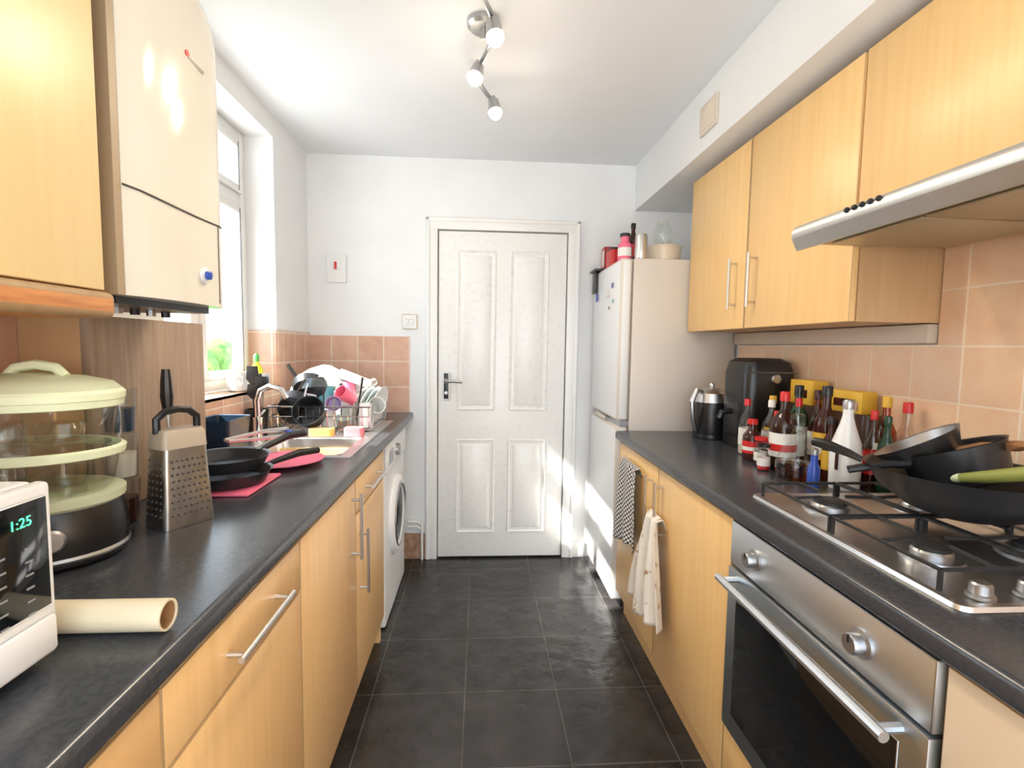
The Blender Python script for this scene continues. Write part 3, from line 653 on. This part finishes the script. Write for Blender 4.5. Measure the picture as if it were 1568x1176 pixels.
b.lathe([(.075,0),(.085,.006),(.10,.085),(.103,.087),(.098,.084),(.08,.010),(.001,.008)],blkm,M=R,seg=32)
b.tube([R@Vector((-.10,.0,.07)),R@Vector((-.14,.02,.08)),R@Vector((-.21,.05,.085))],[.007,.010,.009],blk,10)
child(b.end(),wk)
b=B('nested_steel_bowl');R=T(1.050,1.075,1.055,0,-20,-24)
b.lathe([(.04,0),(.07,.02),(.088,.06),(.090,.062),(.085,.06),(.065,.02),(.001,.004)],steelD,M=R,seg=32);child(b.end(),wk)
b=B('wooden_spatula').tube([(1.04,1.04,1.09),(1.09,1.0,1.115),(1.12,.97,1.12)],.006,wood,8).rr([(1.12,.97,1.11,.012,.016,.01),(1.13,.955,1.125,.026,.03,.012),(1.135,.95,1.13,.010,.02,.008)],wood);child(b.end(),wk)
b=B('leek').tube([(1.02,.97,1.05),(1.02,.92,1.065),(1.02,.85,1.09),(1.02,.76,1.12)],[.010,.013,.014,.014],dgrn,12).tube([(1.02,.97,1.05),(1.02,.985,1.046),(1.02,1.0,1.043)],[.010,.010,.008],green,12);child(b.end(),wk)
def cloth(name,y0,y1,z0,z1,x,m,amp,nf,ph=0,taper=0,flare=0):
    b=B(name);n,k=44,30;rings=[]
    for j in range(k+1):
        t=j/k;z=z1+(z0-z1)*t;ring=[]
        w=(y1-y0)*(1-taper*(1-t)**1.5);yc=(y0+y1)/2
        for i in range(n+1):
            s=i/n;y=yc+(s-.5)*w
            a=amp*(.35+.65*t)
            ring.append(Vector((x-a*(1+math.sin(s*nf*6.28+ph+t*1.2))*.6-flare*t*(1-t),y+.006*math.sin(t*7+s*9),z+.02*math.sin(s*5+ph)*t)))
        rings.append(ring)
    b.loops(rings,m,False,False,closed=False)
    back=[rings[0],[Vector((x+.010,p.y,p.z+.008)) for p in rings[0]],[Vector((x+.024,p.y,p.z-.03)) for p in rings[0]]]
    b.loops(back,m,False,False,closed=False)
    return b.end(solid=.002,angle=80)
cloth('check_tea_towel',1.92,2.27,.46,.81,.652,check,.024,2.5,.5,.35,.02)
cloth('floral_tea_towel',1.60,1.93,.31,.69,.652,floral,.040,2.7,1.4,.62,.03)
# ---------------------------------------------------------------- lights, world, camera
w=bpy.data.worlds.new('World');sc.world=w;w.use_nodes=True;nt=w.node_tree;bg=nt.nodes['Background']
tc=nt.nodes.new('ShaderNodeTexCoord');sp=nt.nodes.new('ShaderNodeSeparateXYZ');cr=nt.nodes.new('ShaderNodeValToRGB')
nt.links.new(tc.outputs['Generated'],sp.inputs[0]);nt.links.new(sp.outputs['Z'],cr.inputs[0]);nt.links.new(cr.outputs[0],bg.inputs[0])
cr.color_ramp.elements[0].position=.0;cr.color_ramp.elements[0].color=(.94,.97,1,1);cr.color_ramp.elements[1].position=.8;cr.color_ramp.elements[1].color=(.5,.74,1,1)
bg.inputs[1].default_value=4.0
sl=bpy.data.lights.new('sun','SUN');sl.energy=22;sl.angle=.02;sl.color=(1,.95,.88);so=bpy.data.objects.new('sun',sl);sc.collection.objects.link(so)
so.rotation_euler=Vector((1.7,.60,-1.62)).to_track_quat('-Z','Y').to_euler();so.location=(-5,0,6)
yaw,pitch,roll=.0647,.0757,.0148
F=np.array([np.sin(yaw)*np.cos(pitch),np.cos(yaw)*np.cos(pitch),-np.sin(pitch)])
R=np.cross(F,[0,0,1.]);R/=np.linalg.norm(R);U=np.cross(R,F);cc,ss=np.cos(roll),np.sin(roll);R,U=cc*R+ss*U,-ss*R+cc*U
cd=bpy.data.cameras.new('camera');cd.sensor_width=36;cd.lens=776.08/1600*36;cd.clip_start=.02
co=bpy.data.objects.new('camera',cd);sc.collection.objects.link(co)
co.matrix_world=Matrix(((R[0],U[0],-F[0],0),(R[1],U[1],-F[1],0),(R[2],U[2],-F[2],1.3134),(0,0,0,1)))
sc.camera=co
sc.view_settings.view_transform='Standard';sc.view_settings.look='None';sc.view_settings.exposure=0.18
